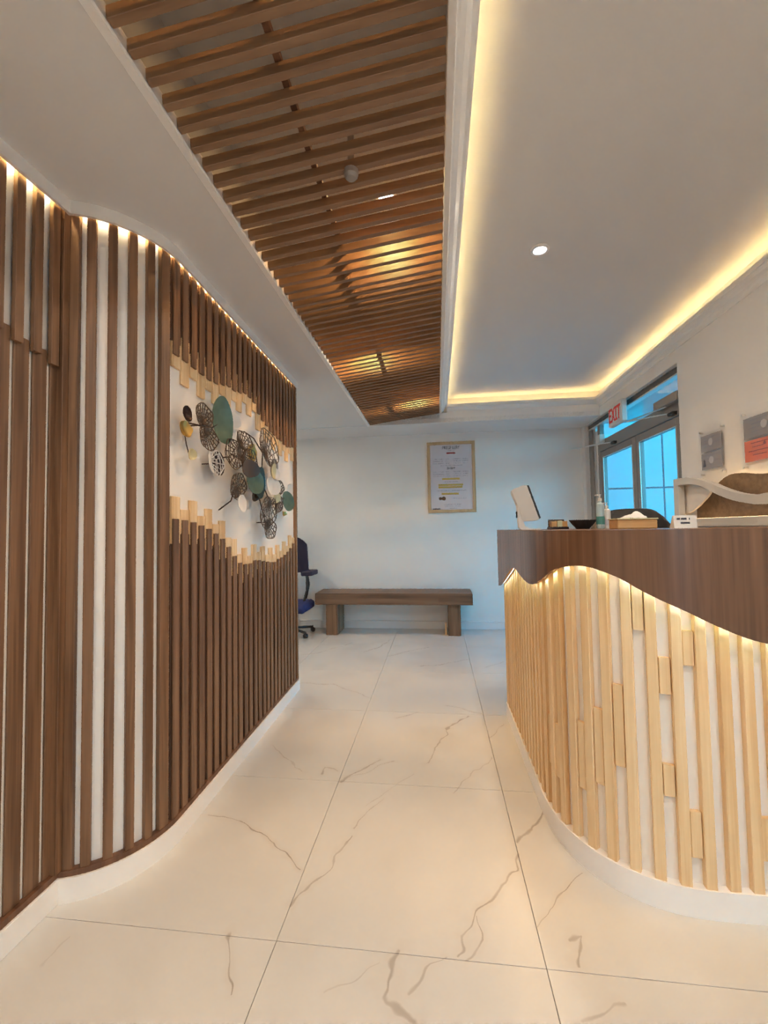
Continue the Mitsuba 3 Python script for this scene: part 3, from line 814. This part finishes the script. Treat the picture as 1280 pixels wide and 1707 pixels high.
# backrest: curved shell, wide with rounded top corners
def back_shell(w, h, depth, thick, nx=28, nz=24):
    us, vs = np.linspace(-1, 1, nx), np.linspace(0, 1, nz)
    P = []
    for sgn in (0, 1):
        for vv in vs:
            for uu in us:
                ww = w * (1 - .34 * max(0, (vv - .80) / .20) ** 1.5)
                zt = h * vv - .035 * (abs(uu) ** 4) * (vv ** 6)
                P.append((uu * ww / 2, depth * uu * uu - .08 * vv + sgn * thick * (1 - .6 * max(abs(uu), abs(2 * vv - 1)) ** 6), zt))
    P = np.array(P)
    N = nx * nz
    F = []
    for a in range(nz - 1):
        for b in range(nx - 1):
            q = a * nx + b
            F += [(q, q + 1, q + nx + 1), (q, q + nx + 1, q + nx), (N + q, N + q + nx + 1, N + q + 1), (N + q, N + q + nx, N + q + nx + 1)]
    edge = [a for a in range(nx)] + [a * nx + nx - 1 for a in range(1, nz)] + [(nz - 1) * nx + b for b in range(nx - 2, -1, -1)] + [a * nx for a in range(nz - 2, 0, -1)]
    for q in range(len(edge)):
        a, b = edge[q], edge[(q + 1) % len(edge)]
        F += [(a, N + a, N + b), (a, N + b, b)]
    m = trimesh.Trimesh(P, F, process=True)
    m.fix_normals()
    return m


add('backrest', moved(back_shell(.56, .81, -.04, .06), (CX + .02, CY, .60), rz=math.radians(186)), 'black_leather', oc, smooth=40)
add('seat', rounded_box(CX + .03, CY + .29, .50, .50, .48, .10, .04, rz=math.radians(186)), 'black_leather', oc, smooth=True)
for s in (-1, 1):
    ca = np.array([CX + .03 + s * .27, CY + .30])
    add('armrest', tube([(ca[0], ca[1] + .15, .48), (ca[0], ca[1] + .12, .70), (ca[0], ca[1] - .16, .72), (ca[0], ca[1] - .14, .52)], .018), 'black_plastic', oc, smooth=40)
add('post', moved(trimesh.creation.cylinder(radius=.028, height=.36, sections=20), (CX + .03, CY + .29, .27)), 'steel', oc, smooth=30)


def star_base(cx, cy, r, mat, owner, z0=.065):
    for q in range(5):
        a = math.radians(90 + 72 * q + 20)
        e = (cx + r * math.cos(a), cy + r * math.sin(a))
        lk = add('base_leg', tube([(cx, cy, z0 + .035), (e[0], e[1], z0 + .012)], .016, 8), mat, owner)
        ck = trimesh.creation.cylinder(radius=.028, height=.036, sections=18)
        ck.apply_transform(trimesh.transformations.rotation_matrix(math.pi / 2, (math.cos(a), math.sin(a), 0)))
        add('caster', moved(ck, (e[0], e[1], .028)), 'black_plastic', lk, smooth=30)


star_base(CX + .03, CY + .29, .26, 'black_plastic', oc)

# ------------------------------------------------------------------ navy chair beyond the partition
nc = thing('navy_chair', 'dark navy armchair on castors half hidden past the slat wall', 'office chair')
NX, NY = -1.86, 5.26
add('backrest', moved(back_shell(.40, .46, -.05, .07), (NX, NY + .18, .76), rz=0), 'navy_dark', nc, smooth=40)
add('back_bar', tube([(NX + .14, NY + .20, .42), (NX + .17, NY + .24, .60), (NX + .15, NY + .20, .80)], .016), 'black_plastic', nc)
add('seat', rounded_box(NX, NY, .355, .52, .48, .12, .055), 'navy_fabric', nc, smooth=True)
for s in (-1, 1):
    add('armrest', rounded_box(NX + s * .255, NY, .775, .15, .27, .06, .02), 'navy_dark', nc, smooth=True)
    add('arm_support', tube([(NX + s * .20, NY + .06, .75), (NX + s * .20, NY + .06, .55), (NX + s * .16, NY + .02, .36)], .014), 'black_plastic', nc)
add('post', moved(trimesh.creation.cylinder(radius=.025, height=.22, sections=16), (NX, NY, .19)), 'steel', nc, smooth=30)
star_base(NX, NY, .30, 'black_plastic', nc, .05)

# ------------------------------------------------------------------ bench
be = thing('bench', 'dark walnut bench with two block legs against the back wall', 'bench')
add('seat', bx(-1.53, .406, 5.235, 5.648, .380, .520, .003), 'walnut_bench', be)
add('leg', bx(-1.40, -1.25, 5.262, 5.63, 0, .380, .003), 'walnut_upright', be)
add('leg', bx(.114, .263, 5.29, 5.63, 0, .380, .003), 'walnut_upright', be)
add('wood_offcut', bx(.072, .094, 5.352, 5.376, 0, .145, .002), 'pine', label='thin pale upright wood strip beside the bench right leg', cat='wood strip')

# ------------------------------------------------------------------ price list
pc = thing('price_list', 'framed price list poster in a pale wooden frame on the back wall', 'poster')
PX0, PX1, PZ0, PZ1, YP_ = -.108, .514, 1.508, 2.443, Y_BACK - .002
fr = .040
for a in ((PX0, PX1, PZ1 - fr, PZ1), (PX0, PX1, PZ0, PZ0 + fr), (PX0, PX0 + fr, PZ0 + fr, PZ1 - fr), (PX1 - fr, PX1, PZ0 + fr, PZ1 - fr)):
    add('frame', bx(a[0], a[1], YP_ - .022, YP_, a[2], a[3], .003), 'frame_wood', pc)
sh = sbox(PX0 + fr, PZ0 + fr, PX1 - fr, PZ1 - fr).buffer(-.025).buffer(.025)
shm = trimesh.creation.extrude_polygon(sh, .004, engine='earcut')
shm.apply_transform(np.array([[1, 0, 0, 0], [0, 0, -1, YP_ - .004], [0, 1, 0, 0], [0, 0, 0, 1.0]]))
add('sheet', shm, 'paper_white', pc)
YS = YP_ - .008


def wall_text(txt, cx, zc, h, mat, name, wmax=None):
    m = meshkit.text_mesh(txt, h, .0012, bold=True)
    m.apply_translation((-m.bounds.mean(0)[0], -m.bounds.mean(0)[1], 0))
    if wmax:
        m.apply_scale((wmax / (m.bounds[1][0] - m.bounds[0][0]), 1, 1))
    m.apply_transform(np.array([[1, 0, 0, cx], [0, 0, -1, YS], [0, 1, 0, zc], [0, 0, 0, 1.0]]))
    add(name, m, mat, pc)


CXP = (PX0 + PX1) / 2


def pz(v):      # rows read off the poster: 0 at its top edge, 1 at its bottom
    return PZ1 + (PZ0 - PZ1) * v


wall_text('PRICE LIST', CXP + .0, pz(.083), .036, 'ink', 'heading', .225)
small, lines_ = [], []
R = random.Random(3)


def dashes(x0, x1, v, h=.006):
    x = x0
    while x < x1:
        w = R.uniform(.008, .022)
        small.append(bx(x, min(x + w, x1), YS - .0012, YS, pz(v) - h / 2, pz(v) + h / 2))
        x += w + R.uniform(.004, .012)


add('red_heading', bx(CXP - .055, CXP + .055, YS - .0012, YS, pz(.162) - .011, pz(.162) + .011), 'ink_red', pc)
wall_text('BODY', CXP, pz(.375), .026, 'ink', 'heading', .105)
for v in (.245, .275, .305):
    dashes(PX0 + .075, CXP - .10, v); dashes(CXP - .07, CXP - .02, v); dashes(CXP + .03, CXP + .12, v); dashes(CXP + .15, CXP + .22, v)
dashes(CXP - .14, CXP + .14, .335)
for v in (.425, .455, .485):
    dashes(PX0 + .075, CXP - .10, v); dashes(CXP - .07, CXP - .02, v); dashes(CXP + .03, CXP + .12, v); dashes(CXP + .15, CXP + .22, v)
for v, x0, x1 in ((.525, -.12, .11), (.610, -.17, .15), (.642, -.17, .14), (.735, -.13, .09)):
    add('yellow_band', bx(CXP + x0, CXP + x1, YS - .0012, YS, pz(v) - .012, pz(v) + .012), 'yellow_band', pc)
dashes(CXP - .09, CXP + .08, .565)
for v, x0, x1 in ((.69, -.20, -.03), (.69, .0, .19), (.80, .02, .19), (.885, -.10, .12), (.91, -.09, .12), (.94, -.03, .06), (.125, -.04, .05)):
    dashes(CXP + x0, CXP + x1, v)
add('small_print', union(*small), 'ink_soft', pc, kind='stuff')
for x0, r_ in ((-.15, .020), (-.105, .026)):
    q = trimesh.creation.cylinder(radius=r_, height=.0012, sections=20)
    q.apply_transform(trimesh.transformations.rotation_matrix(math.pi / 2, (1, 0, 0)))
    add('picture_spot', moved(q, (CXP + x0, YS - .0006, pz(.80))), 'art_brown', pc)
add('dark_line', bx(PX0 + .065, PX0 + .155, YS - .0012, YS, pz(.945) - .008, pz(.945) + .008), 'ink', pc)

# ------------------------------------------------------------------ metal leaf sculpture on the slat wall
sc_ = thing('wall_sculpture', 'metal wall sculpture of pierced bronze leaves with green and gold discs', 'wall sculpture')


def leaf_world(m2d_mesh, yc, zc, dx, tilt_z=0., tilt_y=0., rot=0., bowl=0.):
    m = m2d_mesh.copy()
    v = np.array(m.vertices)
    r2 = v[:, 0] ** 2 + v[:, 1] ** 2
    v[:, 2] += bowl * r2 / max(r2.max(), 1e-9)
    m.vertices = v
    m.apply_transform(trimesh.transformations.rotation_matrix(rot, (0, 0, 1)))
    m.apply_transform(trimesh.transformations.rotation_matrix(tilt_z, (1, 0, 0)))
    m.apply_transform(trimesh.transformations.rotation_matrix(tilt_y, (0, 1, 0)))
    m.apply_transform(np.array([[0, 0, 1, 0], [1, 0, 0, 0], [0, 1, 0, 0], [0, 0, 0, 1.0]]))
    m.apply_translation((xf(yc) - .022 + dx, yc, zc))
    return m


def disc_mesh(a, b, thick=.003, wob=.0, seed=0):
    R_ = random.Random(seed)
    n_, rings = 40, 6
    ph = R_.random() * 6
    v, f = [], []
    for side in (0, 1):
        v.append((0, 0, side * thick))
        for q in range(1, rings + 1):
            for i in range(n_):
                an = 2 * math.pi * i / n_
                w = 1 + wob * math.sin(5 * an + ph) * q / rings
                v.append((a * w * q / rings * math.cos(an), b * w * q / rings * math.sin(an), side * thick))
    N = 1 + rings * n_
    for side in (0, 1):
        o = side * N
        for i in range(n_):
            i2 = (i + 1) % n_
            tri = [(o, o + 1 + i, o + 1 + i2)]
            for q in range(rings - 1):
                A, B = o + 1 + q * n_, o + 1 + (q + 1) * n_
                tri += [(A + i, B + i, B + i2), (A + i, B + i2, A + i2)]
            f += tri if side else [t_[::-1] for t_ in tri]
    A = 1 + (rings - 1) * n_
    for i in range(n_):
        i2 = (i + 1) % n_
        f += [(A + i, A + i2, N + A + i2), (A + i, N + A + i2, N + A + i)]
    return trimesh.Trimesh(v, f, process=False)


def lattice_mesh(a, b, base_ang, seed, thick=.0035, rays=17, rings=6, rib=.0024):
    """pierced leaf: ribs fan out from a point near the edge, joined by broken rings, inside a wavy rim"""
    R_ = random.Random(seed)
    ph = R_.random() * 6
    out = Polygon([(a * math.cos(q) * (1 + .05 * math.sin(5 * q + ph)), b * math.sin(q) * (1 + .05 * math.sin(5 * q + ph))) for q in np.linspace(0, 2 * math.pi, 72, endpoint=False)])
    bp_ = np.array([a * .78 * math.cos(base_ang), b * .78 * math.sin(base_ang)])
    Rm = 2.2 * max(a, b)
    L_ = []
    angs = [base_ang + math.pi + math.radians(-112 + 224 * i / (rays - 1)) for i in range(rays)]
    for an in angs:
        L_.append(LineString([bp_, bp_ + Rm * np.array([math.cos(an), math.sin(an)])]).buffer(rib * .8))
    for i in range(rays - 1):
        for q in range(1, rings + 3):
            rr = (q + R_.uniform(-.3, .3)) * 1.75 * max(a, b) / (rings + 1)
            p1 = bp_ + rr * np.array([math.cos(angs[i]), math.sin(angs[i])])
            rr2 = rr + R_.uniform(-.006, .006)
            p2 = bp_ + rr2 * np.array([math.cos(angs[i + 1]), math.sin(angs[i + 1])])
            L_.append(LineString([p1, p2]).buffer(rib * .6))
    lat = unary_union(L_).intersection(out)
    rim = out.difference(out.buffer(-rib * 1.5))
    hub = Point(*bp_).buffer(min(a, b) * .12).intersection(out)
    g_ = unary_union([lat, rim, hub]).simplify(.0005)
    g_ = [q for q in getattr(g_, 'geoms', [g_]) if q.area > 1e-6]
    return union(*[trimesh.creation.extrude_polygon(q, thick, engine='earcut') for q in g_])


# (kind, y, z, half-width, half-height, standoff, colour, base angle deg, tilt)
pieces = [
    ('disc', 1.762, 1.829, .034, .036, .040, 'bronze_dark', 0, 0), ('disc', 1.744, 1.757, .043, .036, .045, 'art_gold', 0, 0),
    ('leaf', 1.853, 1.846, .078, .056, .070, 'bronze', -80, 0), ('leaf', 1.884, 1.747, .086, .060, .075, 'bronze', 95, 0),
    ('disc', 2.066, 1.877, .088, .122, .060, 'art_green', 0, 22), ('disc', 2.262, 1.930, .076, .043, .030, 'art_white', 0, 0),
    ('disc', 1.795, 1.655, .034, .026, .045, 'art_gold_pale', 0, 0),
    ('leaf', 1.982, 1.645, .076, .064, .060, 'art_white', 180, 0), ('disc', 2.045, 1.650, .058, .062, .040, 'bronze_dark', 0, 0),
    ('leaf', 2.259, 1.809, .076, .056, .085, 'bronze', -110, 0), ('leaf', 2.157, 1.717, .094, .082, .075, 'bronze', 20, 0), ('leaf', 2.325, 1.711, .101, .068, .085, 'bronze', 150, 0),
    ('disc', 2.314, 1.662, .105, .050, .100, 'art_brown', 0, 0), ('leaf', 2.222, 1.554, .107, .074, .065, 'bronze', -80, 0), ('disc', 2.241, 1.457, .044, .049, .080, 'art_white', 0, 0),
    ('disc', 2.411, 1.600, .098, .078, .085, 'art_green', 0, 0), ('disc', 2.525, 1.604, .068, .098, .070, 'art_green_dark', 0, 0), ('disc', 2.485, 1.520, .058, .034, .055, 'art_brown', 0, 0),
    ('disc', 2.448, 1.778, .055, .054, .050, 'art_gold', 0, 0), ('leaf', 2.650, 1.844, .165, .122, .080, 'bronze', -115, 0), ('disc', 2.829, 1.738, .066, .064, .045, 'art_grey', 0, 0),
    ('disc', 2.668, 1.695, .040, .050, .105, 'art_gold_pale', 0, 0), ('disc', 2.716, 1.603, .110, .062, .085, 'art_white', 0, 0), ('disc', 2.758, 1.686, .050, .040, .090, 'art_white', 0, 0),
    ('disc', 2.787, 1.532, .066, .040, .080, 'art_gold_pale', 0, 0), ('leaf', 2.897, 1.611, .072, .052, .060, 'bronze', -90, 0), ('leaf', 2.863, 1.494, .092, .064, .065, 'bronze', 90, 0),
    ('disc', 3.074, 1.524, .096, .075, .065, 'art_green', 0, 0), ('disc', 3.121, 1.615, .050, .048, .060, 'art_white', 0, 0), ('disc', 3.018, 1.430, .042, .018, .055, 'art_gold', 0, 0),
    ('leaf', 2.657, 1.427, .145, .105, .070, 'bronze', 80, 0), ('leaf', 2.711, 1.318, .100, .070, .060, 'bronze', 100, 0),
]
NAME = {'art_green': 'green_disc', 'art_green_dark': 'dark_green_disc', 'art_gold': 'gold_disc', 'art_gold_pale': 'pale_gold_disc', 'art_white': 'white_disc', 'art_brown': 'brown_disc', 'bronze_dark': 'dark_disc', 'art_grey': 'grey_disc'}
for i, (kd, yc, zc, a, b, dx, col, ba, tl) in enumerate(pieces):
    ty = math.radians(rng.uniform(-8, 4))
    tz = math.radians(rng.uniform(-8, 8))
    if kd == 'leaf':
        m = leaf_world(lattice_mesh(a, b, math.radians(ba), i, rib=.0021 if a > .09 else .0017), yc, zc, dx, tz, ty, 0, .016)
        add('pierced_leaf', m, col, sc_, label='white pierced leaf' if col == 'art_white' else None)
    else:
        wob = .05 if col == 'art_gold' else .012
        m = leaf_world(disc_mesh(a, b, .003, wob, i), yc, zc, dx, tz, ty, math.radians(tl), .014)
        add(NAME[col], m, col, sc_, smooth=40)


def stem(pts, r=.0035, name='stem', mat='bronze_dark'):
    add(name, tube([(xf(y_) - .022 + d_, y_, z_) for y_, z_, d_ in pts], r), mat, sc_)


stem([(1.79, 1.80, .03), (1.864, 1.798, .065), (1.98, 1.82, .055), (2.07, 1.87, .055)])
stem([(1.767, 1.757, .035), (1.765, 1.70, .045), (1.785, 1.66, .045)], .0025)
stem([(2.594, 1.621, .06), (2.673, 1.533, .07), (2.772, 1.483, .065), (2.863, 1.494, .06)])
stem([(2.566, 1.515, .055), (2.617, 1.415, .065), (2.657, 1.36, .06)])
stem([(2.111, 1.417, .02), (2.193, 1.471, .05), (2.222, 1.554, .06)])
stem([(2.426, 1.904, .02), (2.497, 1.877, .05), (2.58, 1.80, .075), (2.594, 1.621, .06), (2.42, 1.66, .06), (2.314, 1.70, .07), (2.157, 1.72, .065)])
stem([(2.772, 1.483, .065), (2.90, 1.55, .05), (3.074, 1.53, .055)])
for y_, z_ in ((1.853, 1.80), (2.15, 1.70), (2.60, 1.70), (2.66, 1.36), (3.0, 1.54), (1.98, 1.64)):
    stem([(y_, z_, .0), (y_, z_, .07)], .003, 'wall_pin')
